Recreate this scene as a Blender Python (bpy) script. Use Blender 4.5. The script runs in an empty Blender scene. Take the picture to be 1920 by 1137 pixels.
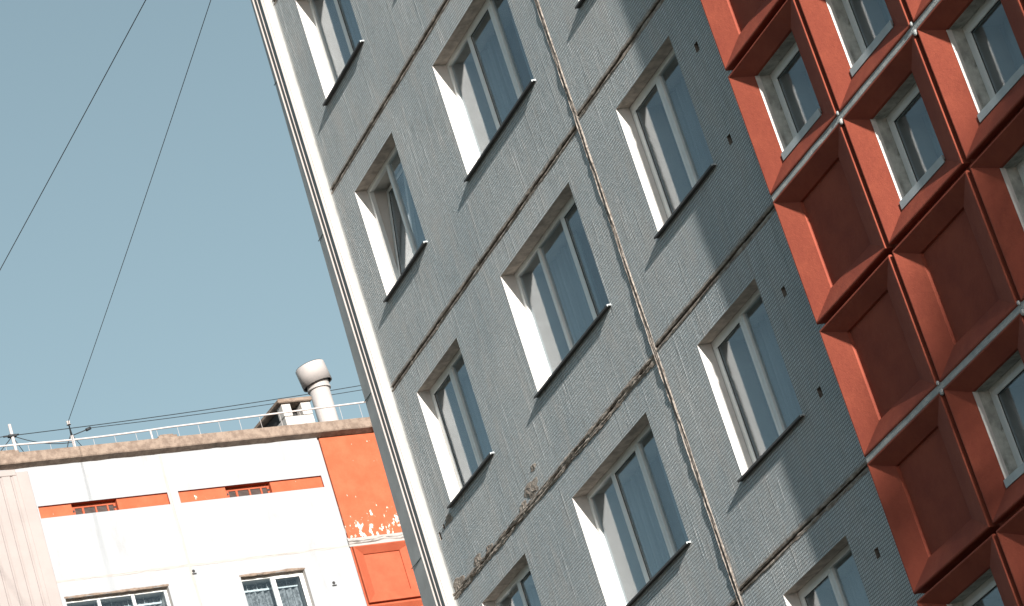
import bpy, bmesh, math, random
from mathutils import Vector, Matrix, noise
R = math.radians
S = bpy.context.scene
COL = S.collection
# ------------------------------------------------------------------ camera
cam = bpy.data.objects.new('camera', bpy.data.cameras.new('camera'))
COL.objects.link(cam); S.camera = cam
RT = (0.3317374, 0.8986820, -0.2869163)
DN = (-0.4500909, -0.1165140, -0.8853489)
FW = (-0.8290769, 0.4228418, 0.3658366)
m = Matrix((RT, [-v for v in DN], [-v for v in FW])).transposed().to_4x4()
m.translation = Vector((36.5954, -16.7315, 1.5729))
cam.matrix_world = m
cam.data.sensor_width = 36.0
cam.data.lens = 6510.6 / 1920 * 36
cam.data.clip_end = 5000
# ------------------------------------------------------------------ light
SUNV = Vector((9.2, -1.0, 2.5)).normalized()
EL = math.asin(SUNV.z)
S.world = bpy.data.worlds.new('World'); S.world.use_nodes = True
wn = S.world.node_tree; wn.nodes.clear()
sky = wn.nodes.new('ShaderNodeTexSky'); sky.sky_type = 'NISHITA'; sky.sun_disc = False
sky.sun_elevation = EL
sky.sun_rotation = math.atan2(SUNV.x, SUNV.y)
sky.air_density = 1.0; sky.dust_density = .6; sky.ozone_density = 1.6; sky.altitude = 0
hs = wn.nodes.new('ShaderNodeHueSaturation'); hs.inputs['Hue'].default_value = .462; hs.inputs['Saturation'].default_value = .66
bg = wn.nodes.new('ShaderNodeBackground'); bg.inputs[1].default_value = .068
wo = wn.nodes.new('ShaderNodeOutputWorld')
wn.links.new(sky.outputs[0], hs.inputs['Color']); wn.links.new(hs.outputs[0], bg.inputs[0]); wn.links.new(bg.outputs[0], wo.inputs[0])
sun = bpy.data.objects.new('sun', bpy.data.lights.new('sun', 'SUN')); COL.objects.link(sun)
sun.data.energy = 5.0; sun.data.angle = R(.8); sun.data.color = (1, .93, .86)
sun.rotation_euler = (-SUNV).to_track_quat('-Z', 'Y').to_euler()
sun.location = (60, -10, 50)
S.view_settings.view_transform = 'Standard'; S.view_settings.look = 'None'
S.view_settings.gamma = 1; S.view_settings.exposure = 1.0
# ------------------------------------------------------------------ helpers
def obj(name, me, parent=None, mats=(), smooth=False):
    if isinstance(me, bmesh.types.BMesh):
        d = bpy.data.meshes.new(name); me.to_mesh(d); me.free()
    else: d = me
    if len(d.materials) == 0:
        for q in (mats if isinstance(mats, (list, tuple)) else [mats]): d.materials.append(q)
    if smooth:
        for p in d.polygons: p.use_smooth = True
    o = bpy.data.objects.new(name, d); COL.objects.link(o)
    if parent: o.parent = parent
    return o
def empty(name, loc=(0, 0, 0), rz=0, parent=None):
    o = bpy.data.objects.new(name, None); COL.objects.link(o)
    o.location = loc; o.rotation_euler = (0, 0, rz); o.empty_display_size = .3
    if parent: o.parent = parent
    return o
def tag(o, label=None, cat=None, group=None, kind=None):
    if label: o['label'] = label
    if cat: o['category'] = cat
    if group: o['group'] = group
    if kind: o['kind'] = kind
    return o
def copy_tree(o, parent):
    c = o.copy(); COL.objects.link(c); c.parent = parent
    for ch in list(o.children): copy_tree(ch, c)
    return c
def box(bm, x0, x1, y0, y1, z0, z1, mi=0, bev=0):
    vs = [bm.verts.new((x, y, z)) for x in (x0, x1) for y in (y0, y1) for z in (z0, z1)]
    fs = [bm.faces.new([vs[i] for i in f]) for f in ((0,1,3,2),(4,6,7,5),(0,4,5,1),(2,3,7,6),(0,2,6,4),(1,5,7,3))]
    for f in fs: f.material_index = mi
    if bev:
        es = list({e for f in fs for e in f.edges})
        r = bmesh.ops.bevel(bm, geom=es, offset=bev, segments=1, affect='EDGES')
        for f in r['faces']: f.material_index = mi
def quad(bm, a, b, c, d, mi=0):
    f = bm.faces.new([bm.verts.new(p) for p in (a, b, c, d)]); f.material_index = mi; return f
def tube(bm, pts, r, n=8, mi=0, caps=True):
    rings = []; up = Vector((0, 0, 1))
    for i, p in enumerate(pts):
        p = Vector(p); a = Vector(pts[max(i-1, 0)]); b = Vector(pts[min(i+1, len(pts)-1)])
        d = (b-a).normalized(); u = d.cross(up)
        if u.length < .05: u = d.cross(Vector((1, 0, 0)))
        u.normalize(); v = d.cross(u)
        rr = r[i] if isinstance(r, (list, tuple)) else r
        rings.append([bm.verts.new(p + (u*math.cos(t)+v*math.sin(t))*rr) for t in [2*math.pi*k/n for k in range(n)]])
    for A, B in zip(rings, rings[1:]):
        for k in range(n):
            f = bm.faces.new((A[k], A[(k+1) % n], B[(k+1) % n], B[k])); f.material_index = mi; f.smooth = True
    if caps:
        bm.faces.new(rings[0][::-1]).material_index = mi; bm.faces.new(rings[-1]).material_index = mi
def fbm(x, y, z, o=4): return noise.fractal(Vector((x, y, z)), 1.0, 2.0, o)
# ------------------------------------------------------------------ materials
class Mat:
    def __init__(s, name, rough=.8, spec=.3, metal=0):
        s.m = bpy.data.materials.new(name); s.m.use_nodes = True
        s.t = s.m.node_tree; s.b = s.t.nodes['Principled BSDF']
        s.b.inputs['Roughness'].default_value = rough; s.b.inputs['Metallic'].default_value = metal
        s.b.inputs['Specular IOR Level'].default_value = spec
        s.co = s.n('ShaderNodeTexCoord').outputs['Object']
    def n(s, ty, ins=None, **props):
        nd = s.t.nodes.new(ty)
        for k, v in props.items(): setattr(nd, k, v)
        for k, v in (ins or {}).items():
            if hasattr(v, 'is_output'): s.t.links.new(v, nd.inputs[k])
            else: nd.inputs[k].default_value = v
        return nd
    def math(s, op, a, b=0.0, c=None):
        ins = {0: a, 1: b}
        if c is not None: ins[2] = c
        return s.n('ShaderNodeMath', ins, operation=op).outputs[0]
    def noise(s, vec, scale, detail=4, rough=.55, dist=0):
        return s.n('ShaderNodeTexNoise', {'Vector': vec, 'Scale': scale, 'Detail': detail, 'Roughness': rough, 'Distortion': dist}).outputs[0]
    def vmul(s, vec, xyz): return s.n('ShaderNodeVectorMath', {0: vec, 1: xyz}, operation='MULTIPLY').outputs[0]
    def vadd(s, vec, xyz): return s.n('ShaderNodeVectorMath', {0: vec, 1: xyz}, operation='ADD').outputs[0]
    def ramp(s, f, a, b):   # smoothstep a..b -> 0..1
        return s.n('ShaderNodeMapRange', {0: f, 1: a, 2: b, 3: 0., 4: 1.}, interpolation_type='SMOOTHSTEP').outputs[0]
    def mix(s, f, a, b, blend='MIX'):
        q = s.n('ShaderNodeMix', None, data_type='RGBA', blend_type=blend)
        for i, v in ((0, f), (6, a), (7, b)):
            if hasattr(v, 'is_output'): s.t.links.new(v, q.inputs[i])
            else: q.inputs[i].default_value = v if i == 0 else (*v, 1)
        return q.outputs[2]
    def col(s, v):
        if hasattr(v, 'is_output'): s.t.links.new(v, s.b.inputs['Base Color'])
        else: s.b.inputs['Base Color'].default_value = (*v, 1)
    def bump(s, h, dist=.01, strength=1.0, normal=None):
        ins = {'Height': h, 'Distance': dist, 'Strength': strength}
        if normal: ins['Normal'] = normal
        o = s.n('ShaderNodeBump', ins).outputs[0]
        s.t.links.new(o, s.b.inputs['Normal']); return o
def simple(name, c, rough=.7, var=.12, sc=3., bump=.002, bsc=60, spec=.3, metal=0, dirt=None, dcov=.6):
    M = Mat(name, rough, spec, metal)
    f = M.noise(M.co, sc, 5, .6)
    lo = tuple(x*(1-var) for x in c); hi = tuple(min(1, x*(1+var)) for x in c)
    cc = M.mix(M.ramp(f, .3, .7), lo, hi)
    if dirt:
        g = M.noise(M.vmul(M.co, (1, 1, .35)), sc*2.3, 6, .65)
        cc = M.mix(M.ramp(g, dcov, dcov+.14), cc, dirt)
    M.col(cc)
    if bump: M.bump(M.noise(M.co, bsc, 4, .6), bump)
    return M.m
# grey mosaic facade
def facade():
    M = Mat('grey_mosaic', .75, .25)
    sx = M.n('ShaderNodeSeparateXYZ', {0: M.co}); X, Y, Z = sx.outputs
    wob = M.noise(M.co, 1.3, 2)
    xz = M.n('ShaderNodeCombineXYZ', {0: M.math('ADD', X, M.math('MULTIPLY', wob, .02)), 1: M.math('ADD', Z, M.math('MULTIPLY', wob, .025))}).outputs[0]
    br = M.n('ShaderNodeTexBrick', {'Vector': xz, 'Color1': (.72, .72, .72, 1), 'Color2': (.98, .98, .98, 1), 'Mortar': (0, 0, 0, 1), 'Scale': 1., 'Mortar Size': .0048, 'Mortar Smooth': .3, 'Brick Width': .033, 'Row Height': .033}, offset=0.0, squash=1.0)
    tilev = br.outputs[0]; mort = br.outputs[1]
    base = M.mix(M.ramp(M.noise(M.co, .55, 4, .6), .3, .7), (.55, .63, .665), (.71, .765, .78))
    c = M.mix(.55, base, M.mix(1.0, base, tilev, 'MULTIPLY'))
    patch = M.ramp(M.noise(M.vmul(M.co, (1.6, 1, .5)), 2.1, 5, .65), .45, .7)
    c = M.mix(M.math('MULTIPLY', patch, .4), c, (.62, .585, .55))
    grime = M.ramp(M.noise(M.vmul(M.vadd(M.co, (3, 0, 5)), (2.4, 1, .9)), 2.6, 6, .72), .50, .72)
    c = M.mix(M.math('MULTIPLY', grime, .30), c, (.24, .25, .25))
    c = M.mix(M.math('MULTIPLY', mort, M.n('ShaderNodeMapRange', {0: M.math('ADD', X, M.math('MULTIPLY', M.noise(M.co, .8, 3), 5)), 1: 5., 2: 12., 3: .42, 4: .85}).outputs[0]), c, (.17, .185, .19))
    gc = M.ramp(M.noise(M.vmul(M.co, (14, 1, 22)), 1., 5, .75), .42, .66)
    c = M.mix(M.math('MULTIPLY', gc, .22), c, (.42, .37, .34))
    # vertical sheet seams and drips of old mortar
    nx = M.noise(M.vmul(M.co, (9, 1, .35)), 1.6, 4, .62)
    streak = M.ramp(nx, .56, .68)
    cell = M.math('FLOOR', M.math('DIVIDE', X, .27))
    fr = M.math('ABSOLUTE', M.math('SUBTRACT', M.math('FRACT', M.math('DIVIDE', M.math('ADD', X, M.math('MULTIPLY', M.noise(M.co, 2.5, 3), .03)), .27)), .5))
    ln = M.ramp(fr, .035, .0)
    cm = M.noise(M.n('ShaderNodeCombineXYZ', {0: M.math('MULTIPLY', cell, 7.31), 1: 0., 2: M.math('MULTIPLY', Z, 1.4)}).outputs[0], 1., 3, .6)
    ln = M.math('MULTIPLY', ln, M.ramp(cm, .45, .6))
    wv = M.vadd(M.co, M.vmul(M.n('ShaderNodeTexNoise', {'Vector': M.co, 'Scale': 3.5, 'Detail': 3}).outputs[1], (.06, 0, .0)))
    dr = M.ramp(M.noise(M.vmul(wv, (38, 1, 4.5)), 1., 3, .55), .69, .76)
    dr2 = M.ramp(M.noise(M.vmul(M.vadd(M.co, (7, 3, 9)), (60, 1, 14)), 1., 2, .5), .74, .80)
    c = M.mix(M.math('MULTIPLY', M.math('MAXIMUM', dr, dr2), .35), c, (.80, .77, .74))
    c = M.mix(M.math('MULTIPLY', ln, .12), c, (.74, .72, .68))
    # brown soiling along the slab joints
    zj = M.math('SUBTRACT', M.math('ABSOLUTE', M.math('SUBTRACT', M.math('FRACT', M.math('DIVIDE', M.math('ADD', Z, M.math('MULTIPLY', M.math('GREATER_THAN', X, 6.6), -.07)), 2.8)), .5)), .5)
    dj = M.math('MULTIPLY', M.math('ABSOLUTE', zj), 2.8)
    jn = M.noise(M.vmul(M.co, (5, 1, 9)), 2., 5, .7)
    jd = M.ramp(M.math('ADD', dj, M.math('MULTIPLY', jn, .10)), .13, .075)
    c = M.mix(M.math('MULTIPLY', jd, .75), c, M.mix(M.ramp(M.noise(M.co, 26, 3), .4, .6), (.36, .29, .24), (.19, .155, .13)))
    M.col(c)
    h = M.math('ADD', M.math('MULTIPLY', mort, -.30), M.math('MULTIPLY', ln, .9))
    h = M.math('ADD', h, M.math('MULTIPLY', streak, 1.7))
    pit = M.ramp(M.noise(M.vmul(wv, (16, 1, 7)), 1., 5, .7), .60, .70)
    h = M.math('ADD', h, M.math('MULTIPLY', pit, .6))
    h = M.math('ADD', h, M.math('MULTIPLY', dr, .8))
    h = M.math('ADD', h, M.math('MULTIPLY', dr2, .7))
    h = M.math('ADD', h, M.math('MULTIPLY', M.noise(M.co, 45, 4, .6), .6))
    h = M.math('ADD', h, M.math('MULTIPLY', tilev, .25))
    grit = M.noise(M.vmul(M.co, (13, 1, 20)), 1., 6, .75)
    h = M.math('ADD', h, M.math('MULTIPLY', grit, 1.6))
    M.bump(h, .008, 1.)
    return M.m
def redpaint(name, c1, c2, peel=False):
    M = Mat(name, .75, .12)
    c = M.mix(M.ramp(M.noise(M.co, 2.2, 6, .65), .3, .72), c1, c2)
    sp = M.ramp(M.noise(M.co, 38, 3, .6), .66, .74)
    c = M.mix(M.math('MULTIPLY', sp, .35), c, tuple(x*.55 for x in c1))
    gr = M.ramp(M.noise(M.vmul(M.co, (1, 1, .3)), 7, 5, .7), .62, .78)
    c = M.mix(M.math('MULTIPLY', gr, .6), c, (.14, .06, .045))
    if peel:
        Z = M.n('ShaderNodeSeparateXYZ', {0: M.co}).outputs[2]
        zz = M.ramp(Z, peel[1], peel[0]); zz = M.math('MULTIPLY', zz, zz)
        pn = M.noise(M.vmul(M.co, (1, 1, .55)), 7.5, 6, .62)
        p = M.ramp(M.math('ADD', pn, M.math('MULTIPLY', zz, .15)), .675, .715)
        c = M.mix(p, c, (.78, .70, .62))
    M.col(c)
    M.bump(M.math('ADD', M.noise(M.co, 30, 5, .65), M.math('MULTIPLY', M.noise(M.co, 170, 2), .4)), .0035)
    return M.m
def mortar(name, a, b, sc=18):
    M = Mat(name, .9, .2)
    M.col(M.mix(M.ramp(M.noise(M.co, sc, 6, .7), .35, .65), a, b))
    M.bump(M.noise(M.co, 60, 5, .7), .008)
    return M.m
def glassmat(name, tint=(1, 1, 1)):
    m = bpy.data.materials.new(name); m.use_nodes = True; t = m.node_tree; t.nodes.clear()
    def n(x): return t.nodes.new(x)
    o = n('ShaderNodeOutputMaterial'); mx = n('ShaderNodeMixShader'); tr = n('ShaderNodeBsdfTransparent'); gl = n('ShaderNodeBsdfGlossy')
    lw = n('ShaderNodeLayerWeight'); lw.inputs[0].default_value = .5
    pw = n('ShaderNodeMath'); pw.operation = 'POWER'; pw.inputs[1].default_value = 4.2; t.links.new(lw.outputs['Facing'], pw.inputs[0])
    fr = n('ShaderNodeMath'); fr.operation = 'MULTIPLY_ADD'; fr.inputs[1].default_value = .93; fr.inputs[2].default_value = .06; t.links.new(pw.outputs[0], fr.inputs[0])
    no = n('ShaderNodeTexNoise'); no.inputs['Scale'].default_value = 1.6; no.inputs['Detail'].default_value = 1
    tc = n('ShaderNodeTexCoord'); bu = n('ShaderNodeBump'); bu.inputs['Distance'].default_value = .0015
    t.links.new(tc.outputs['Object'], no.inputs[0]); t.links.new(no.outputs[0], bu.inputs['Height'])
    t.links.new(bu.outputs[0], gl.inputs['Normal'])
    tr.inputs[0].default_value = (.84*tint[0], .88*tint[1], .90*tint[2], 1); gl.inputs[0].default_value = (.9, .95, 1, 1); gl.inputs[1].default_value = .0
    t.links.new(fr.outputs[0], mx.inputs[0]); t.links.new(tr.outputs[0], mx.inputs[1]); t.links.new(gl.outputs[0], mx.inputs[2]); t.links.new(mx.outputs[0], o.inputs[0])
    return m
def curtainmat(name, c, lace=False):
    M = Mat(name, .9, .1)
    w = M.noise(M.vmul(M.co, (26, 1, .4)), 1., 3, .6)
    cc = M.mix(M.ramp(w, .35, .65), tuple(x*.8 for x in c), c)
    if lace: cc = M.mix(M.ramp(M.noise(M.co, 9, 4, .7, 1.5), .45, .55), cc, tuple(x*.45 for x in c))
    M.col(cc); return M.m
MW = facade()
M_REV = simple('white_reveal_paint', (.62, .605, .58), .7, .06, 6, .003, 50, dirt=(.45, .38, .32), dcov=.66)
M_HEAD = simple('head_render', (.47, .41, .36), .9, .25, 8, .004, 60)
M_MORT = mortar('old_mortar', (.44, .39, .34), (.22, .18, .15), 9)
M_MORTV = mortar('vertical_joint_mortar', (.36, .325, .29), (.13, .11, .095), 22)
M_MORTD = mortar('joint_backing', (.30, .255, .22), (.16, .13, .11))
M_MORTG = mortar('grey_joint_paint', (.34, .37, .37), (.46, .47, .46), 7)
M_PVC = simple('white_window_frame', (.72, .74, .73), .35, .04, 4, 0, spec=.5)
M_INR = simple('inner_reveal_paint', (.58, .56, .53), .8, .05)
M_SEAL_SHADE = simple('gasket_and_hole_shade', (.03, .03, .03), .7, .1)  # gasket black, also paints the shade inside holes, cap and flue
M_GLASS = glassmat('window_glass')
M_CURT = curtainmat('sheer_curtain', (.42, .45, .46))
M_LACE = curtainmat('lace_curtain', (.34, .34, .34), True)
M_DARK = simple('dim_room', (.30, .28, .26), .9, .2)
M_SILL = simple('metal_sill', (.055, .048, .045), .5, .2, 9, .001, 30, spec=.5, metal=.2)
M_SILLG = simple('pale_and_sunlit_sill', (.42, .46, .47), .5, .1, 5, .001, spec=.5)  # pale coffer sills, also the sunlit faces of the dark sills
M_RED = redpaint('terracotta_paint', (.235, .057, .038), (.315, .081, .049))
M_TRIMG = simple('cladding_grey', (.36, .36, .35), .45, .12, 3, .001, spec=.4, dirt=(.28, .22, .18), dcov=.6)
M_TRIMW = simple('cladding_sunlit', (.42, .41, .395), .5, .05, 3, .001)  # lighter copy of the cladding, paints its sunlit face
M_TRIMP = simple('cladding_lit_edge', (.30, .265, .25), .5, .05, 3, .001)  # paints the thin sunlit edges of the cladding ribs
M_FIL = simple('fillet_render', (.52, .53, .52), .9, .1, 6, .004, 60)
M_TRIMD = simple('cladding_shade_and_seam', (.13, .165, .17), .5, .12, 3, .001)  # darker copy paints faces turned from the sun, also used for seams
M_CONC = simple('reveal_concrete', (.40, .41, .38), .9, .3, 7, .004, 40, dirt=(.20, .20, .18), dcov=.55)
M_ROOF = simple('roof_felt', (.07, .07, .07), .95)
# ------------------------------------------------------------------ ground
g = bmesh.new(); box(g, -900, 900, -900, 900, -1, 0)
M = Mat('courtyard_ground', .95, .2)
M.col(M.mix(M.ramp(M.noise(M.co, .08, 6, .6), .42, .58), (.045, .055, .03), (.07, .07, .065)))
tag(obj('ground', g, None, M.m), kind='structure')
# ------------------------------------------------------------------ wall with holes
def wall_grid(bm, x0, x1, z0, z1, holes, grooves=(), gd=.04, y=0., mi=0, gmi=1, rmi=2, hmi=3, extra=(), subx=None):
    """flat wall at y with rectangular holes (x0,x1,z0,z1,depth) and horizontal grooves (zc, half height)"""
    xs = sorted({round(v, 4) for v in [x0, x1] + [h[0] for h in holes] + [h[1] for h in holes] if x0 <= v <= x1})
    zs = sorted({round(v, 4) for v in [z0, z1] + [h[2] for h in holes] + [h[3] for h in holes] + [a for c, hh in grooves for a in (c-hh, c+hh)] if z0 <= v <= z1})
    for i in range(len(xs)-1):
        for j in range(len(zs)-1):
            cx = (xs[i]+xs[i+1])/2; cz = (zs[j]+zs[j+1])/2
            if any(h[0] < cx < h[1] and h[2] < cz < h[3] for h in holes): continue
            ing = any(abs(cz-c) < hh for c, hh in grooves)
            yy = y+gd if ing else y
            quad(bm, (xs[i], yy, zs[j]), (xs[i+1], yy, zs[j]), (xs[i+1], yy, zs[j+1]), (xs[i], yy, zs[j+1]), gmi if ing else mi)
            if ing:
                quad(bm, (xs[i], y, zs[j]), (xs[i+1], y, zs[j]), (xs[i+1], yy, zs[j]), (xs[i], yy, zs[j]), gmi)
                quad(bm, (xs[i], yy, zs[j+1]), (xs[i+1], yy, zs[j+1]), (xs[i+1], y, zs[j+1]), (xs[i], y, zs[j+1]), gmi)
    for (a, b, c, d, dep, s) in [(h+(rmi,))[:6] if len(h) == 5 else h for h in holes]:
        side, head = (rmi, hmi) if s == rmi else (s, s)
        quad(bm, (a, y, c), (a, y+dep, c), (a, y+dep, d), (a, y, d), side)
        quad(bm, (b, y+dep, c), (b, y, c), (b, y, d), (b, y+dep, d), side)
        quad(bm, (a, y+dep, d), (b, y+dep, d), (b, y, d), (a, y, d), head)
        quad(bm, (a, y, c), (b, y, c), (b, y+dep, c), (a, y+dep, c), side)
def bead(bm, x0, x1, zc, wid, hgt, seed, horiz=True, y=0., du=.02, nv=7, strand=5., rag=.35, gap=0.):
    """ragged ridge of squeezed-out mortar standing proud of the wall"""
    n = max(2, int((x1-x0)/du)); rows = []
    for i in range(n+1):
        u = x0+(x1-x0)*i/n; row = []
        c = zc + .35*wid*fbm(u*1.1, seed, 0, 3)*.6
        w = wid*(.75+rag*fbm(u*3.3, seed+5, 1, 4)+rag*.5*noise.noise(Vector((u*17, seed, 2))))
        w = max(w, wid*.15)
        for k in range(nv+1):
            v = k/nv*2-1
            p = max(0, 1-abs(v)**2.2)
            hh = hgt*p*(.55+.9*noise.noise(Vector((u*2.2, v*strand, seed)))+.5*noise.noise(Vector((u*7, v*5, seed+3)))+.2*noise.noise(Vector((u*24, v*9, seed+4))))
            if gap: hh -= gap*max(0, fbm(u*2.0, seed+9, 4, 4))*2.
            hh = hh if 0 < k < nv else -.004
            q = (u, y-hh, c+v*w/2) if horiz else (c+v*w/2, y-hh, u)
            row.append(bm.verts.new(q))
        rows.append(row)
    for A, B in zip(rows, rows[1:]):
        for k in range(nv):
            bm.faces.new((A[k], B[k], B[k+1], A[k+1]) if horiz else (A[k], A[k+1], B[k+1], B[k]))
# ------------------------------------------------------------------ windows
def frame_mesh(w, h, muls, fw=.055, ft=.06, mw=.06):
    bm = bmesh.new()
    box(bm, 0, w, 0, ft, h-fw, h, bev=.004); box(bm, 0, w, 0, ft, 0, fw, bev=.004)
    box(bm, 0, fw, .001, ft-.001, fw, h-fw, bev=.004); box(bm, w-fw, w, .001, ft-.001, fw, h-fw, bev=.004)
    for x in muls: box(bm, x-mw/2, x+mw/2, .002, ft-.002, fw, h-fw, bev=.004)
    return bm
def sash_mesh(w, h, fw=.05, ft=.05):
    bm = frame_mesh(w, h, [], fw, ft)
    for a in ((fw, fw+.006, .012, .02, fw, h-fw), (w-fw-.006, w-fw, .012, .02, fw, h-fw)): box(bm, *a, mi=1)
    box(bm, fw, w-fw, .012, .02, h-fw-.006, h-fw, mi=1)
    return bm
def pane_mesh(w, h):
    bm = bmesh.new(); box(bm, 0, w, 0, .006, 0, h); return bm
def curtain_mesh(w, h, seed, gap=(.0, .0), amp=.035):
    bm = bmesh.new(); n = 60
    for a, b in ((0, w*(.5-gap[0])), (w*(.5+gap[1]), w)):
        prev = None
        for i in range(n+1):
            x = a+(b-a)*i/n; y = amp*math.sin(x*38+3*noise.noise(Vector((x*3, seed, 0))))+.02*noise.noise(Vector((x*9, seed, 3)))
            top = bm.verts.new((x, y, h)); bot = bm.verts.new((x+.01*noise.noise(Vector((x*5, seed, 7))), y*1.6, 0))
            if prev: bm.faces.new((prev[1], bot, top, prev[0])).smooth = True
            prev = (top, bot)
    return bm
CACHE = {}
def make_window(parent, x, z, w, h, y, muls, sashes=(), sill=None, open_l=False, curt=M_CURT, seed=0, cgap=(.0, .0), label=None, proud=.055, frm=M_PVC):
    """window part: frame mesh with sash, pane, sill and curtain sub-parts; x,z = lower left of the opening"""
    fr = obj('window', frame_mesh(w, h, muls), parent, frm); fr.location = (x, y, z)
    if label: fr['label'] = label
    edges = [0]+list(muls)+[w]
    for i in range(len(edges)-1):
        a = edges[i]+(.055 if i == 0 else .03); b = edges[i+1]-(.055 if i == len(edges)-2 else .03)
        if i in sashes or (open_l and i == 0):
            s = obj('sash', sash_mesh(b-a+.02, h-.09), fr, [frm, M_SEAL_SHADE]); s.location = (a-.01, -.004, .045)
            pm = pane_mesh(b-a-.075, h-.185)
            p = obj('pane', pm, fr, M_GLASS); p.location = (a+.0375, .02, .0925)
            if open_l and i == 0:
                rx = R(9); s.location.y = .01; s.rotation_euler.x = -rx; p.rotation_euler.x = -rx; p.location.y = .035
        else:
            p = obj('pane', pane_mesh(b-a+.004, h-.106), fr, M_GLASS); p.location = (a-.002, .03, .053)
    c = obj('curtain', curtain_mesh(w-.06, h-.08, seed, cgap), fr, curt); c.location = (.03, .36, .03)
    bm = bmesh.new()
    for a_, b_ in (((.02, .02), (.02, h-.02)), ((.02, h-.02), (w-.02, h-.02)), ((w-.02, h-.02), (w-.02, .02)), ((w-.02, .02), (.02, .02))):
        quad(bm, (a_[0], .061, a_[1]), (b_[0], .061, b_[1]), (b_[0], .50, b_[1]), (a_[0], .50, a_[1]))
    obj('inner_reveal', bm, fr, M_INR)
    if sill:
        bm = bmesh.new(); ex, pr, dr, th = sill
        P = [(-.0, -y+.0+y, .012)]
        # sloped plate, front lip, end caps
        y0 = .0; y1 = -y-pr
        prof = [(y0, .014), (y1, .014-dr), (y1, .014-dr-th), (y1+.012, .014-dr-th), (y1+.012, -dr+.004), (-y+.002 if pr > .02 else y1+.02, -.012-dr*.6), (y0, -.02)]
        A = [bm.verts.new((-ex, yy, zz)) for yy, zz in prof]; B = [bm.verts.new((w+ex, yy, zz)) for yy, zz in prof]
        bm.faces.new(A[::-1]); bm.faces.new(B).material_index = 1  # pale right end paints its sunlit tip
        for i in range(len(prof)):
            j = (i+1) % len(prof); bm.faces.new((A[i], A[j], B[j], B[i])).material_index = 1 if i == 0 else 0  # pale top face put in to bounce sunlight up to the head
        bmesh.ops.recalc_face_normals(bm, faces=bm.faces)
        obj('sill', bm, fr, [M_SILLG, M_SILLG] if pr < 0 else [M_SILL, M_SILLG])
    return fr
def place(proto, parent, x, z, label=None):
    c = copy_tree(proto, parent); c.location.x = x; c.location.z = z
    if 'label' in c and not label: del c['label']
    if label: c['label'] = label
    return c
# ================================================================== main building
J0 = 19.6
B = empty('apartment_building', (0, 0, 0))
tag(B, 'tall grey mosaic apartment block with a terracotta coffered bay, close on the right', 'building')
TOP = 27.6
NW = (.617, 2.138); MWn = (3.719, 5.976); PW = (7.476, 8.987)
hz = {'N': (.917, 2.430), 'P': (.977, 2.486)}
def wz(t, k): a, b = hz[t]; return J0-2.8*k+a, J0-2.8*k+b
holesL, holesR = [], []
FL = range(-1, 6)
for k in FL:
    a, b = wz('N', k)
    holesL += [(NW[0], NW[1], a, b, .18), (MWn[0], MWn[1], a, b, .19)]
    a, b = wz('P', k); holesR.append((PW[0], PW[1], a, b, .16))
for zz in (-3.51, -4.58, -6.29, -7.39, -9.09):
    holesR.append((9.385, 9.465, J0+zz-.05, J0+zz+.05, .08, 4))
holesL += [(.02, .075, J0-4.90, J0-4.80, .05, 4), (.20, .245, J0-4.83, J0-4.77, .04, 4)]
grv = [(J0-2.8*k, .014) for k in range(-2, 7)]
grvR = [(J0+.068-2.8*k, .014) for k in range(-2, 7)]
bm = bmesh.new()
wall_grid(bm, -.12, 6.57, 0, TOP, holesL, grv)
wall_grid(bm, 6.63, 10.11, 0, TOP, holesR, grvR)
# back and sides of the block, roof slab
quad(bm, (6.57, .03, 0), (6.63, .03, 0), (6.63, .03, TOP), (6.57, .03, TOP), 1)
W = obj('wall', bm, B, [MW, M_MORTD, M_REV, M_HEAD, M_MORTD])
bm = bmesh.new()
box(bm, -.30, 24, .75, 12.0, 0, TOP-.05)
obj('building_core', bm, B, M_DARK)
bm = bmesh.new(); box(bm, -.45, 24.2, -.30, 12.2, TOP, TOP+.3, bev=.02); obj('roof_slab', bm, B, M_ROOF)
# squeezed mortar along the joints
for k in range(-1, 6):
    z = J0-2.8*k
    heavy = k in (2,)
    bm = bmesh.new()
    bead(bm, -.08, 6.55, z-.030, .045 if not heavy else .07, .009 if not heavy else .02, k*3.1+1, rag=.75)
    bead(bm, -.08, 6.55, z+.026, .036 if not heavy else .06, .008 if not heavy else .016, k*3.1+2, rag=.8)
    if heavy:
        bead(bm, -.05, 6.5, z-.0, .045, .022, 77.7, rag=.9, gap=.045, y=.02)
    obj('joint_mortar', bm, B, M_MORT)
    bm = bmesh.new()
    bead(bm, 6.66, 10.0, z+.068-.030, .044, .009, k*3.1+21, rag=.75)
    bead(bm, 6.66, 10.0, z+.068+.026, .034, .008, k*3.1+22, rag=.8)
    obj('joint_mortar', bm, B, M_MORT)
bm = bmesh.new()
bead(bm, 2.5, TOP, 6.60, .115, .010, 41.3, horiz=False, du=.018, nv=12, strand=7, rag=.35)
bead(bm, 2.5, TOP, 6.572, .030, .015, 43.3, horiz=False, du=.018, nv=5, strand=2, rag=.6)
bead(bm, 2.5, TOP, 6.632, .026, .015, 45.3, horiz=False, du=.018, nv=5, strand=2, rag=.6)
obj('joint_mortar', bm, B, M_MORTV)
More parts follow.
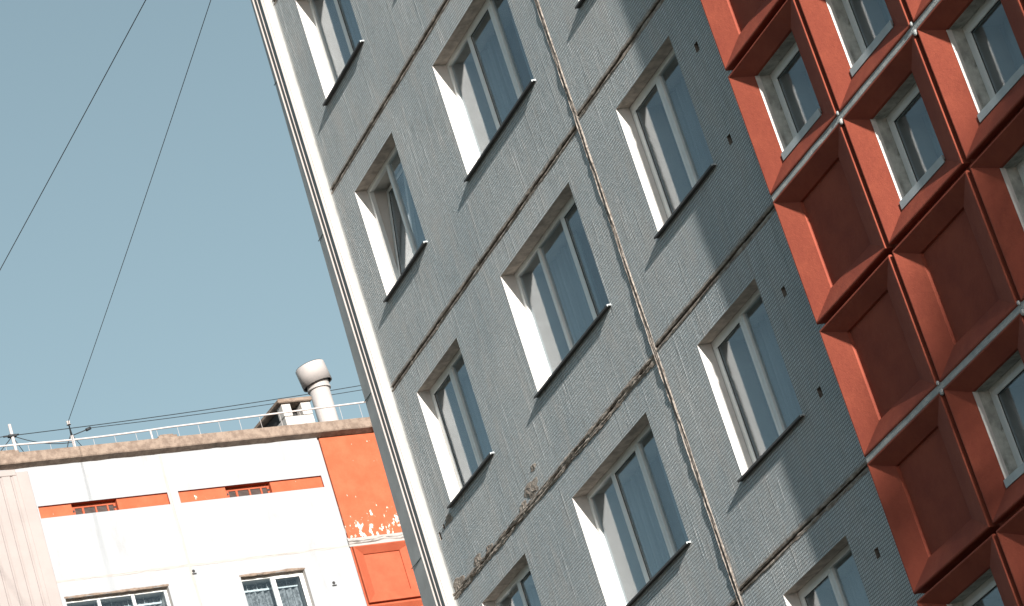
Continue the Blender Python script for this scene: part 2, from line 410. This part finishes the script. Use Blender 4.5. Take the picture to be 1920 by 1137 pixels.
# spalled patches
for (px, pz, r0, sd) in ((2.80, J0-5.46, .10, 1), (2.45, J0-5.53, .06, 2), (3.02, J0-5.28, .04, 3), (.13, J0-5.53, .08, 5), (.85, J0-5.52, .07, 6), (.42, J0-4.78, .06, 8), (1.25, J0-5.54, .05, 9)):
    bm = bmesh.new(); n = 22; K = 7
    c = bm.verts.new((px, -.006, pz)); rows = []
    for q in range(1, K+1):
        q /= K; row = []
        for i in range(n):
            t = 2*math.pi*i/n
            rr = q*r0*(1+.55*noise.noise(Vector((math.cos(t)*1.6, math.sin(t)*1.6, sd*1.7)))+.2*noise.noise(Vector((math.cos(t)*6, math.sin(t)*6, sd))))
            x_ = px+rr*2.6*math.cos(t); z_ = pz+rr*math.sin(t)
            hh = .006*(1-q**3)*(1+1.8*noise.noise(Vector((x_*22, z_*22, sd)))) if q < 1 else -.004
            row.append(bm.verts.new((x_, -hh, z_)))
        rows.append(row)
    for i in range(n):
        bm.faces.new((c, rows[0][i], rows[0][(i+1) % n]))
        for A, Bb in zip(rows, rows[1:]): bm.faces.new((A[i], Bb[i], Bb[(i+1) % n], A[(i+1) % n]))
    obj('spalled_patch', bm, B, M_MORT)
# windows
SILL = (.035, .055, .022, .022)
prN = make_window(B, NW[0], wz('N', 0)[0], NW[1]-NW[0], 1.513, .166, [.75], (1,), SILL, seed=1, cgap=(.1, .1))
prN2 = make_window(B, NW[0], wz('N', 1)[0], NW[1]-NW[0], 1.513, .166, [.75], (), SILL, open_l=True, seed=2, label='window with its left sash tilted inward')
prN3 = make_window(B, NW[0], wz('N', 2)[0], NW[1]-NW[0], 1.513, .166, [.75], (0,), SILL, seed=3)
prM = make_window(B, MWn[0], wz('N', 1)[0], MWn[1]-MWn[0], 1.513, .174, [.735, 1.50], (1,), SILL, seed=4, cgap=(.12, .04))
prM2 = make_window(B, MWn[0], wz('N', 2)[0], MWn[1]-MWn[0], 1.513, .174, [.735, 1.50], (2,), SILL, seed=5, cgap=(.0, .16))
prP = make_window(B, PW[0], wz('P', 2)[0], PW[1]-PW[0], 1.509, .16, [.75], (0,), SILL, seed=6, cgap=(.03, .14))
for k in (-1, 3, 4, 5): place(prN if k % 2 else prN3, B, NW[0], wz('N', k)[0])
for k in (-1, 0, 3, 4, 5): place(prM2 if k % 2 == 0 else prM, B, MWn[0], wz('N', k)[0])
for k in (-1, 0, 1, 3, 4, 5): place(prP, B, PW[0], wz('P', k)[0])
# corner cladding, extruded profile (x, y) with a tapering outer edge
def xo(z): return min(-.42, -.475+.0405*(z-J0-1.84))
prof = [(-.02, -.001, 0), (-.058, -.003, 4), (-.085, -.010, 4), (-.103, -.030, 1), (-.113, -.095, 1), (-.117, -.098, 3), (-.119, -.096, 3), (-.127, -.130, 2), (-.132, -.132, 3), (-.250, -.118, 3), (-.253, -.130, 2), (-.255, -.131, 3), (-.352, -.118, 3), (-.356, -.139, 2), (-.362, -.140, 0), (None, -.128, 0), (None, -.10, 0), (None, .25, 0), (None, 12., 0)]
bm = bmesh.new(); prev = None
zs = [0]+[J0+v for v in (-17, -14, -11.6, -9.4, -7.1, -4.9, -2.65, -.4, 1.85, 4.1, 6.3)]+[TOP]
for zi, z in enumerate(zs):
    ring = []
    for i, (x, y, mi) in enumerate(prof):
        X = x if x is not None else xo(z)+(0 if i != len(prof)-4 else .01)
        ring.append(bm.verts.new((X, y, z)))
    if prev:
        for i in range(len(prof)-1):
            f = bm.faces.new((prev[i], prev[i+1], ring[i+1], ring[i])); f.material_index = prof[i+1][2]
            if i in (1, 2): f.smooth = True
    prev = ring
bmesh.ops.recalc_face_normals(bm, faces=bm.faces)
obj('corner_cladding', bm, B, [M_TRIMG, M_TRIMW, M_TRIMP, M_TRIMD, M_FIL])
for z in zs[1:-1]:
    x1 = xo(z); bm = bmesh.new()
    box(bm, x1-.003, -.36, -.145, -.136, z-.03, z-.024)
    obj('cladding_seam', bm, B, M_TRIMD)
# ---- terracotta coffers
CW, CH, X0, YF = 1.6, 1.4, 10.1, -.2
e_l, e_r, e_t, e_b, HD = .28, .42, .20, .27, .115
def coffer(win, first):
    bm = bmesh.new()
    gl = 0 if first else .034; gr_ = .034; gz = .034
    def rect(l, r, t, b, y): return [(l, y, -CH+b), (CW-r, y, -CH+b), (CW-r, y, -t), (l, y, -t)]
    rings = [rect(0, 0, 0, 0, .085)] if not first else [rect(0, 0, 0, 0, .2)]
    if first: rings = [rect(0, 0, 0, 0, .2), rect(0, gr_, gz, gz, .085)]
    else: rings.append(rect(gl, gr_, gz, gz, .085))
    rings += [rect(gl, gr_, gz, gz, .008), rect(gl+.008, gr_+.008, gz+.009, gz+.008, 0), rect(gl+.020, gr_+.02, gz+.02, gz+.02, 0),
              rect(e_l, e_r, e_t, e_b, HD), rect(e_l+.007, e_r+.004, e_t+.004, e_b+.005, HD+.03)]
    V = []
    for ri, rc in enumerate(rings):
        V.append([bm.verts.new(p) for p in rc])
    for A, Bv in zip(V, V[1:]):
        for i in range(4):
            j = (i+1) % 4
            try: bm.faces.new((A[i], A[j], Bv[j], Bv[i]))
            except ValueError: pass
    last = V[-1]
    if win:
        D = HD+.20
        rr = rect(e_l+.007, e_r+.004, e_t+.004, e_b+.005, D)
        nv = [bm.verts.new(p) for p in rr]
        for i in range(4):
            j = (i+1) % 4; f = bm.faces.new((last[i], last[j], nv[j], nv[i])); f.material_index = 1 if i != 3 else 1
            # sunlit strip on the left reveal's outer lip, painted in white
        z0, z1 = rr[0][2], rr[2][2]; x0 = rr[0][0]
        quad(bm, (x0+.003, HD+.001, z0), (x0+.004, HD+.055, z0), (x0+.004, HD+.055, z1), (x0+.003, HD+.001, z1), 2)
    else:
        bm.faces.new(last)
    # soften the crease so edges catch the light a little unevenly
    bmesh.ops.recalc_face_normals(bm, faces=bm.faces)
    me = bpy.data.meshes.new('coffered_panel'); bm.to_mesh(me); bm.free()
    for q in (M_RED, M_CONC, M_REV): me.materials.append(q)
    return me
CM = {(w, f): coffer(w, f) for w in (0, 1) for f in (0, 1)}
WIN = {(0, 1), (0, 5), (1, 1), (1, 2), (1, 4), (2, 2), (2, 3), (3, 3), (0, -3), (1, 0), (2, 5), (3, 4), (2, -1)}
cwp = None
ow, oh = CW-e_l-e_r-.011, CH-e_t-e_b-.009
for i in range(5):
    for r in range(-3, 8):
        x = X0+CW*i; z = J0-2.8-CH*r
        w = (i, r) in WIN
        o = obj('coffered_panel', CM[(int(w), int(i == 0))], B); o.location = (x, YF, z)
        if w:
            if cwp is None:
                cwp = make_window(o, e_l+.007, -CH+e_b+.005, ow, oh, HD+.17, [], (0,), (-.002, -.095, -.04, .075), seed=9, curt=M_CURT)
            else: copy_tree(cwp, o)
# plain red wall under and over the coffers, off the picture
bm = bmesh.new()
zt = J0-2.8+CH*3; zb = J0-2.8-CH*8
box(bm, X0, 24, YF+.02, .3, zt, TOP); box(bm, X0, 24, YF+.02, .3, 0, zb); box(bm, X0+CW*5, 24, YF+.02, .3, zb, zt)
obj('plain_wall', bm, B, M_RED)
# painted joint bands every storey, with mortar lumps where they cross the vertical grooves
for k in (1, 2, 3, 4, 5):
    z = J0-2.8*k-.0
    bm = bmesh.new(); n = 200; L = CW*5; prev = None
    for i in range(n+1):
        u = X0+L*i/n
        a = .045+.006*noise.noise(Vector((u*3, k, 0))); b = -.037+.005*noise.noise(Vector((u*4, k, 5)))
        yy = YF+.012+.006*noise.noise(Vector((u*2.5, k, 9)))
        ring = [bm.verts.new(p) for p in ((u, YF+.09, z+a), (u, yy, z+a-.006), (u, yy-.002, z+b+.012), (u, yy+.006, z+b), (u, YF+.09, z+b))]
        if prev:
            for j in range(4): bm.faces.new((prev[j], ring[j], ring[j+1], prev[j+1]))
        prev = ring
    bmesh.ops.recalc_face_normals(bm, faces=bm.faces)
    for c in range(1, 6):
        for (dx, dz, rr) in ((.0, -.05, .024), (-.01, .045, .018)):
            M4 = Matrix.Translation((X0+CW*c+dx, YF+.005, z+dz)) @ Matrix.Diagonal((1.2, .8, 1.3, 1))
            bmesh.ops.create_icosphere(bm, subdivisions=2, radius=rr, matrix=M4)
    obj('joint_band', bm, B, M_MORTG)
# ================================================================== white building behind
A55 = R(95.5)
BB = empty('panel_building', (-29, 4.6, 0), A55)
tag(BB, 'white panel building with orange stripes and brown concrete roof edge, lower left in the background', 'building')
M_WH = simple('whitewash', (.300, .318, .335), .85, .02, 1.2, .004, 30, dirt=(.275, .287, .297), dcov=.56)
M_WHS = simple('joint_whitewash', (.335, .32, .305), .85, .04, 3, .004, 40)
M_ORP = redpaint('orange_peeling_paint', (.33, .085, .040), (.40, .11, .055), peel=(25.8, 27.1))
M_ORG = redpaint('orange_paint', (.33, .078, .040), (.38, .10, .052))
M_CORN = mortar('weathered_concrete', (.26, .205, .165), (.165, .125, .10), 7)
M_GRL = simple('grating_dark', (.09, .075, .07), .8)
M_SID = simple('pink_grey_siding', (.285, .255, .245), .5, .05, 1.5, .001)
M_BRK = simple('white_brick', (.42, .41, .395), .85, .08, 6, .004, 40)
M_GALV = simple('galvanised_paint', (.40, .38, .37), .45, .05, 5, .001, spec=.5)
M_WIRE = simple('black_cable', (.025, .03, .035), .6, .1)
M_WP = simple('white_painted_steel', (.45, .42, .41), .5, .08, 8, .001)
w1 = (.10, 2.44, 23.66, 25.17); w2 = (4.13, 5.66, 23.66, 25.17)
holes = [(w1[0], w1[1], w1[2], w1[3], .13), (w2[0], w2[1], w2[2], w2[3], .13)]
for a, b in ((.03, 3.0), (3.25, 6.70)): holes.append((a, b, 27.01, 27.29, .05, 4))
bm = bmesh.new()
wall_grid(bm, -.12, 6.86, 0, 28.2, holes, [], rmi=2, hmi=3)
quad(bm, (-14, .0, 0), (-.12, .0, 0), (-.12, .0, 28.2), (-14, .0, 28.2))
box(bm, -14, 30, .9, 12, 0, 28.15)
box(bm, 11.7, 30, 0, .9, 0, 28.2)
box(bm, 6.9, 11.7, 0, .9, 0, 22.8)
box(bm, 6.86, 6.9, .04, .9, 22.8, 28.15)
obj('wall', bm, BB, [M_WH, M_MORTD, M_WHS, M_CORN, M_ORG])
# recessed orange stripes with gratings
for (a, b, g0, g1) in ((.03, 3.0, .79, 1.83), (3.25, 6.70, 4.38, 5.46)):
    bm = bmesh.new()
    quad(bm, (a, .05, 27.01), (g0, .05, 27.01), (g0, .05, 27.29), (a, .05, 27.29))
    quad(bm, (g1, .05, 27.01), (b, .05, 27.01), (b, .05, 27.29), (g1, .05, 27.29))
    for q in (g0, g1): quad(bm, (q, .05, 27.01), (q, .17, 27.01), (q, .17, 27.29), (q, .05, 27.29))
    quad(bm, (g0, .17, 27.01), (g1, .17, 27.01), (g1, .17, 27.29), (g0, .17, 27.29))
    quad(bm, (g0, .05, 27.01), (g1, .05, 27.01), (g1, .17, 27.01), (g0, .17, 27.01))
    quad(bm, (g0, .17, 27.29), (g1, .17, 27.29), (g1, .05, 27.29), (g0, .05, 27.29))
    st = obj('orange_stripe', bm, BB, M_ORP)
    W_ = g1-g0; bm = bmesh.new(); zt_ = 27.235; zb_ = 27.03
    cuts = [.10, .25, .36, .58, .62, .84, .88, .97]
    spans = [(.09, .24), (.29, .53), (.57, .79), (.83, .94)]
    for p, q in spans:
        for k in range(6):
            z = zb_+.02+k*.028
            box(bm, g0+p*W_, g0+q*W_, .150, .165, z, z+.016)
    obj('vent_grating', bm, st, M_GRL)
    bm = bmesh.new()
    box(bm, g0+.01, g1-.01, .13, .148, zt_-.03, zt_); box(bm, g0+.01, g1-.01, .13, .148, zb_, zb_+.018)
    for p, q in zip([.0]+[v[1] for v in spans], [v[0] for v in spans]+[.99]): box(bm, g0+p*W_+.004, g0+q*W_-.004, .131, .149, zb_+.018, zt_-.03)
    obj('grating_frame', bm, st, M_ORG)
    bm = bmesh.new()
    for p in (.05, .965): tube(bm, [(g0+p*W_, .128, 27.14), (g0+p*W_, .1305, 27.14)], .028, 10)
    obj('pipe_hole', bm, st, M_SEAL_SHADE)
# painted joint ribs, slightly proud of the wall
bm = bmesh.new()
bead(bm, -.1, 6.86, 25.57, .10, .010, 3.3, du=.06, rag=.2); obj('joint_rib', bm, BB, M_WHS)
bm = bmesh.new(); bead(bm, 22, 28.15, 3.05, .10, .010, 5.3, horiz=False, du=.06, rag=.2); obj('joint_rib', bm, BB, M_WHS)
for (x, z) in ((3.10, 25.43), (6.25, 24.77)):
    bm = bmesh.new(); tube(bm, [(x, -.012, z), (x, .02, z)], .035, 10); box(bm, x-.05, x+.05, -.02, .0, z-.075, z-.05); obj('pipe_hole', bm, BB, M_SEAL_SHADE)
# weathered soffit above both windows
for w in (w1, w2):
    bm = bmesh.new(); bead(bm, w[0]-.02, w[1]+.02, w[3]+.02, .07, .010, w[0]+7, du=.03, rag=.4); obj('lintel_mortar', bm, BB, M_CORN)
bw1 = make_window(BB, w1[0], w1[2], w1[1]-w1[0], 1.51, .13, [.78, 1.56], (), None, seed=21, curt=M_LACE)
bw2 = make_window(BB, w2[0], w2[2], w2[1]-w2[0], 1.51, .13, [.78], (1,), None, seed=22, curt=M_LACE)
for wdw, wd in ((bw1, w1[1]-w1[0]), (bw2, w2[1]-w2[0])):
    bm = bmesh.new(); box(bm, .05, wd-.05, .30, .305, 1.30, 1.34)
    for k in range(7): box(bm, .05+(wd-.1)*k/6-.006, .05+(wd-.1)*k/6+.006, .296, .30, 1.30, 1.50)
    obj('curtain_rail', bm, wdw, M_PVC)
# roof edge
bm = bmesh.new(); n = 300; prev = None
for i in range(n+1):
    u = -14+40*i/n
    e1 = .006*noise.noise(Vector((u*3, 1, 0))); e2 = .014*noise.noise(Vector((u*2.2, 5, 0)))+.012*noise.noise(Vector((u*9, 5, 0)))
    ring = [bm.verts.new(p) for p in ((u, .5, 28.50), (u, -.17, 28.49+e1), (u, -.19, 28.46), (u, -.185+e1, 28.27+e2*.3), (u, -.17, 28.245+e2*.4), (u, .0, 28.19+e2), (u, .5, 28.18))]
    if prev:
        for j in range(6): bm.faces.new((prev[j], ring[j], ring[j+1], prev[j+1]))
    prev = ring
bmesh.ops.recalc_face_normals(bm, faces=bm.faces)
obj('roof_edge', bm, BB, M_CORN)
# orange coffered bay
bm = bmesh.new(); box(bm, 6.91, 8.49, -.005, .3, 25.74, 28.17, bev=.006); obj('orange_panel', bm, BB, M_ORP)
bm = bmesh.new(); box(bm, 8.53, 10.1, -.005, .3, 25.74, 28.17, bev=.006); obj('orange_panel', bm, BB, M_ORP)
bm = bmesh.new(); bead(bm, 6.88, 11.7, 25.655, .16, .05, 8.8, du=.05, rag=.08); box(bm, 6.88, 11.7, .0, .3, 25.55, 25.76); obj('joint_rib', bm, BB, M_WHS)
me = CM[(0, 0)].copy(); me.materials[0] = M_ORG
for i in range(3):
    for r in range(2):
        o = obj('coffered_panel', me, BB); o.location = (6.9+1.6*i, -.06, 25.56-1.4*r)
# corrugated siding of the closed balconies
bm = bmesh.new(); x = -4.6; prev = None; up = True
pts = []
while x < -.32:
    pts += [(x, -.12), (x+.03, -.145), (x+.20, -.145), (x+.23, -.12)]; x += .245
A = [(bm.verts.new((a, b, 10)), bm.verts.new((a, b, 27.98))) for a, b in pts]
for p, q in zip(A, A[1:]): bm.faces.new((p[0], q[0], q[1], p[1]))
quad(bm, (-4.6, -.12, 10), (-4.6, 0, 10), (-4.6, 0, 27.98), (-4.6, -.12, 27.98))
obj('corrugated_siding', bm, BB, M_SID)
bm = bmesh.new(); box(bm, -.33, -.06, -.155, .0, 10, 28.05, bev=.01); box(bm, -4.62, -.33, -.16, 0, 27.98, 28.12, bev=.01); obj('siding_trim', bm, BB, M_SID)
# ---- rooftop
def on_roof(name, s, off, z): # Empty placed in the white building's frame
    p = BB.matrix_basis if False else Matrix.Translation((-29, 4.6, 0)) @ Matrix.Rotation(A55, 4, 'Z')
    q = p @ Vector((s, off, z)); return empty(name, q, A55)
RAIL = on_roof('roof_railing', 0, 0, 0); tag(RAIL, 'thin white steel railing along the edge of the brown roof', 'railing')
def rz(s): return 28.87 + (.03*max(0, min(1, s/3.15)) if s < 3.15 else .04+.028*(s-3.15)) - (.03*math.sin(max(0, min(1, s/3.15))*math.pi))
bm = bmesh.new(); tube(bm, [(s, .30, rz(s)) for s in [-12+.5*i for i in range(0, 72)]], .022, 8); obj('rail', bm, RAIL, M_WP)
for s in (-9., -3.2, 3.15, 9.3):
    bm = bmesh.new(); tube(bm, [(s, .30, 28.42), (s, .30, rz(s)-.01)], .022, 8); box(bm, s-.05, s+.05, .25, .35, 28.50, 28.53); obj('post', bm, RAIL, M_WP)
s = -11.7
while s < 22:
    if min(abs(s-q) for q in (-9., -3.2, 3.15, 9.3)) > .12:
        bm = bmesh.new(); tube(bm, [(s, .31, 28.45), (s, .31, rz(s)-.015)], .0045, 5); obj('baluster', bm, RAIL, M_WP)
    s += .5
# bricks lying on the roof edge
for s, L, lab in ((3.34, .22, 'small brown slab on the roof edge beside the railing post'), (-.42, .32, 'small brown slab on the roof edge left of the taller white mast')):
    bm = bmesh.new(); box(bm, -L, L, -.14, .14, 0, .085, bev=.012); box(bm, -L+.05, L-.07, -.11, .12, .085, .12, bev=.01)
    t = on_roof('roof_slab_piece', s, .06, 28.50); o = obj('slab', bm, t, M_CORN); tag(t, lab, 'concrete slab', 'loose slabs on the roof edge')
# vent pipe
VP = on_roof('vent_pipe', 8.37, 2.0, 28.2); tag(VP, 'white round metal flue pipe with a wide drum cap, rising above the orange panel', 'vent pipe')
bm = bmesh.new(); tube(bm, [(0, 0, 0), (0, 0, 2.22)], .235, 28); obj('pipe', bm, VP, M_GALV)
bm = bmesh.new(); tube(bm, [(0, 0, 2.02), (0, 0, 2.06), (0, 0, 2.45), (0, 0, 2.5)], [.235, .262, .262, .25], 28); tube(bm, [(0, 0, 2.0), (0, 0, 2.04)], .275, 28); obj('collar', bm, VP, M_GALV)
bm = bmesh.new()
n = 36; T = Matrix.Translation((0, 0, 2.14)) @ Matrix.Rotation(R(-9), 4, 'Y')
rings = []
for (r_, z_) in ((.335, .01), (.355, .0), (.356, .46), (.352, .475), (.33, .49), (.08, .53)):
    rings.append([bm.verts.new(T @ Vector((r_*math.cos(2*math.pi*k/n), r_*math.sin(2*math.pi*k/n), z_))) for k in range(n)])
inner = [bm.verts.new(T @ Vector((.33*math.cos(2*math.pi*k/n), .33*math.sin(2*math.pi*k/n), .5))) for k in range(n)]
for A_, B_ in zip([inner]+rings, rings):
    for k in range(n): f = bm.faces.new((A_[k], A_[(k+1) % n], B_[(k+1) % n], B_[k])); f.smooth = A_ is not rings[2] and A_ is not rings[3] and A_ is not rings[4]; f.material_index = int(A_ is inner)
bm.faces.new(rings[-1]); bm.faces.new(inner).material_index = 1
bmesh.ops.recalc_face_normals(bm, faces=bm.faces)
for f in bm.faces:
    pass
obj('cap', bm, VP, [M_GALV, M_SEAL_SHADE])  # inside of the drum painted black for its shade
# brick ventilation shaft
VS = on_roof('ventilation_shaft', 7.14, 1.0, 28.2); tag(VS, 'short white brick ventilation shaft under a brown concrete slab, left of the flue pipe', 'chimney')
bm = bmesh.new()
box(bm, -.36, .36, 0, 2.1, 0, .66, bev=.01); box(bm, -.355, .355, .004, 2.096, .67, 1.0, bev=.01)
for a, b in ((-.36, -.14), (.12, .36)): box(bm, a, b, 0, .30, 1.01, 1.31, bev=.012)
for a, b in ((-.36, -.14), (.12, .36)): box(bm, a, b, 1.8, 2.1, 1.01, 1.31, bev=.012)
obj('brick_body', bm, VS, M_BRK)
bm = bmesh.new(); box(bm, -.30, .30, .35, 1.75, 1.0, 1.3); obj('flue_shade', bm, VS, M_SEAL_SHADE)  # black block fills the opening to paint its shade
bm = bmesh.new(); box(bm, -.45, .41, -.07, 2.25, 1.32, 1.42, bev=.02); obj('cover_slab', bm, VS, M_CORN)
# masts
M1 = on_roof('antenna_mast', 0, .3, 28.45); tag(M1, 'taller white steel mast with cables clamped to it, at the left picture edge', 'mast', 'masts on the roof edge')
bm = bmesh.new(); tube(bm, [(0, 0, 0), (0, 0, .90)], .035, 10); obj('pole', bm, M1, M_WP)
bm = bmesh.new(); box(bm, -.10, .10, -.05, .05, .60, .66, bev=.015); tube(bm, [(-.2, 0, .63), (.16, .02, .66)], .02, 6); obj('clamp', bm, M1, M_WIRE)
M2 = on_roof('cable_mast', 1.33, .3, 28.45); tag(M2, 'short white mast with an insulator on top where the long cable ends', 'mast', 'masts on the roof edge')
bm = bmesh.new(); tube(bm, [(0, 0, 0), (0, 0, .50)], .035, 10); obj('pole', bm, M2, M_WP)
bm = bmesh.new(); tube(bm, [(0, 0, .48), (.0, 0, .62), (.0, 0, .80)], [.03, .02, .012], 8); tube(bm, [(0, 0, .50), (.35, 0, .60), (.46, 0, .64)], [.012, .012, .012], 6); tube(bm, [(.36, 0, .60), (.47, 0, .64)], .035, 8); tube(bm, [(0, 0, .55), (-.12, 0, .35), (-.26, 0, .02)], .012, 6); obj('bracket', bm, M2, M_WIRE)
bm = bmesh.new(); tube(bm, [(0, 0, .76), (0, 0, .80), (0, 0, .84)], [.05, .03, .045], 10); obj('insulator', bm, M2, M_WP)
def cable(name, p, q, sag, r, lab, n=40, grp=None):
    bm = bmesh.new(); p = Vector(p); q = Vector(q)
    tube(bm, [p.lerp(q, i/n)-Vector((0, 0, 4*sag*(i/n)*(1-i/n))) for i in range(n+1)], r, 6)
    o = obj(name, bm, None, M_WIRE); tag(o, lab, 'cable', grp); return o
P = Matrix.Translation((-29, 4.6, 0)) @ Matrix.Rotation(A55, 4, 'Z')
def rp(s, o, z): return P @ Vector((s, o, z))
cable('overhead_cable', rp(1.33, .3, 29.28), (.40, 2.5, 28.31), .10, .0075, 'long black cable crossing the sky down to the short mast, right of the two', grp='overhead cables crossing the sky')
ZL = (-2.36, .3, 29.17)
M3 = on_roof('cable_mast', -2.36, .3, 28.34); tag(M3, 'short white mast past the left picture edge, holding the left cable', 'mast', 'masts on the roof edge')
for ch in M2.children: copy_tree(ch, M3)
cable('overhead_cable', rp(*ZL), (1.8, 2.5, 27.9), .05, .0085, 'long black cable crossing the sky to the left picture edge, left of the two', grp='overhead cables crossing the sky')
RM = empty('roof_mast', (1.05, 2.5, TOP+.3)); tag(RM, 'steel roof mast with a crossarm holding the overhead cables', 'mast')
bm = bmesh.new(); tube(bm, [(0, 0, 0), (0, 0, .6)], .04, 8); obj('pole', bm, RM, M_WP)
bm = bmesh.new(); box(bm, -.6, .6, -.03, .03, .30, .36); obj('crossarm', bm, RM, M_WP)
cable('roof_wire', rp(-8, .3, 28.95), rp(0, .3, 29.09), .03, .009, 'thin black wire reaching the taller mast from the left', grp='thin wires above the roof edge')
cable('roof_wire', rp(0, .3, 29.09), rp(12, 5.0, 31.6), .06, .009, 'uppermost thin black wire running right from the taller mast above the railing', grp='thin wires above the roof edge')
cable('roof_wire', rp(1.8, .3, 29.09), rp(12, 5.0, 31.48), .05, .008, 'thin black wire running right from the bracket of the short mast', grp='thin wires above the roof edge')
cable('roof_wire', rp(0, .3, 29.09), rp(1.33, .3, 28.80), .10, .009, 'slack black wire drooping between the two masts', grp='thin wires above the roof edge')
cable('roof_wire', rp(0, .3, 29.08), rp(-.8, .9, 28.45), .04, .009, 'thin black stay wire slanting down left of the taller mast', grp='thin wires above the roof edge')
cable('roof_wire', rp(0, .3, 29.08), rp(.7, .9, 28.4), .05, .008, 'thin black stay wire slanting down right of the taller mast', grp='thin wires above the roof edge')
cable('roof_wire', rp(1.33, .3, 29.0), rp(2.4, 1.2, 28.35), .08, .008, 'thin black stay wire slanting down right of the short mast', grp='thin wires above the roof edge')
# ================================================================== poplar that shades the lower right
TR = empty('poplar_tree', (52.0, -2.5, 0)); tag(TR, 'tall leafy poplar beside the end of the grey block', 'tree')
M_BARK = simple('bark', (.12, .10, .08), .95, .2, 4, .01, 20)
M_LEAF = simple('leaves', (.06, .10, .03), .6, .3, 2, 0)
bm = bmesh.new(); tube(bm, [(0, 0, 0), (.1, 0, 8), (-.05, .1, 16), (0, 0, 23.5)], [.35, .28, .16, .03], 10)
rnd = random.Random(4)
for i in range(40):
    z = rnd.uniform(5, 22); a = rnd.uniform(0, 6.28); L = (2.1 if z < 18 else 1.2)*rnd.uniform(.6, 1)
    tube(bm, [(0, 0, z), (math.cos(a)*L*.5, math.sin(a)*L*.5, z+1.0), (math.cos(a)*L, math.sin(a)*L, z+2.4)], [.06, .04, .012], 5)
obj('trunk', bm, TR, M_BARK)
bm = bmesh.new()
for i in range(16000):
    z = rnd.uniform(4.5, 25.6); rad = 2.95*math.sin(min(1, (25.7-z)/5.5)*math.pi/2)*min(1, (z-3)/3)
    a = rnd.uniform(0, 6.28); rr = rad*math.sqrt(rnd.random())
    c = Vector((math.cos(a)*rr, math.sin(a)*rr, z))
    if noise.noise(c*.9) < -.2: continue
    q = Matrix.Rotation(rnd.uniform(0, 6.28), 3, Vector((rnd.uniform(-1, 1), rnd.uniform(-1, 1), rnd.uniform(-1, 1))).normalized()); h = rnd.uniform(.13, .24)
    quad(bm, *[c+q @ Vector(v)*h for v in ((-1, 0, 0), (0, -.6, .1), (1, 0, 0), (0, .6, -.1))])
obj("crown", bm, TR, M_LEAF)

# ================================================================== block added across the yard, out of the picture, to close off the low sky
OB = empty('apartment_building', (0, -48, 0)); tag(OB, 'unseen long dark grey block added across the yard to cut low sky light', 'building')
M_OB = simple('dull_panels', (.16, .16, .155), .9, .1, .3)
holes = [(-60+3.2*i, -58.4+3.2*i, .9+2.8*k, 2.4+2.8*k, .2) for i in range(38) for k in range(6)]
bm = bmesh.new(); wall_grid(bm, -62, 62, 0, 18.2, holes, [], rmi=0, hmi=0); box(bm, -62, 62, .21, 12, 0, 18.3, mi=1)
o = obj('wall', bm, OB, [M_OB, M_DARK]); o.rotation_euler = (0, 0, math.pi)
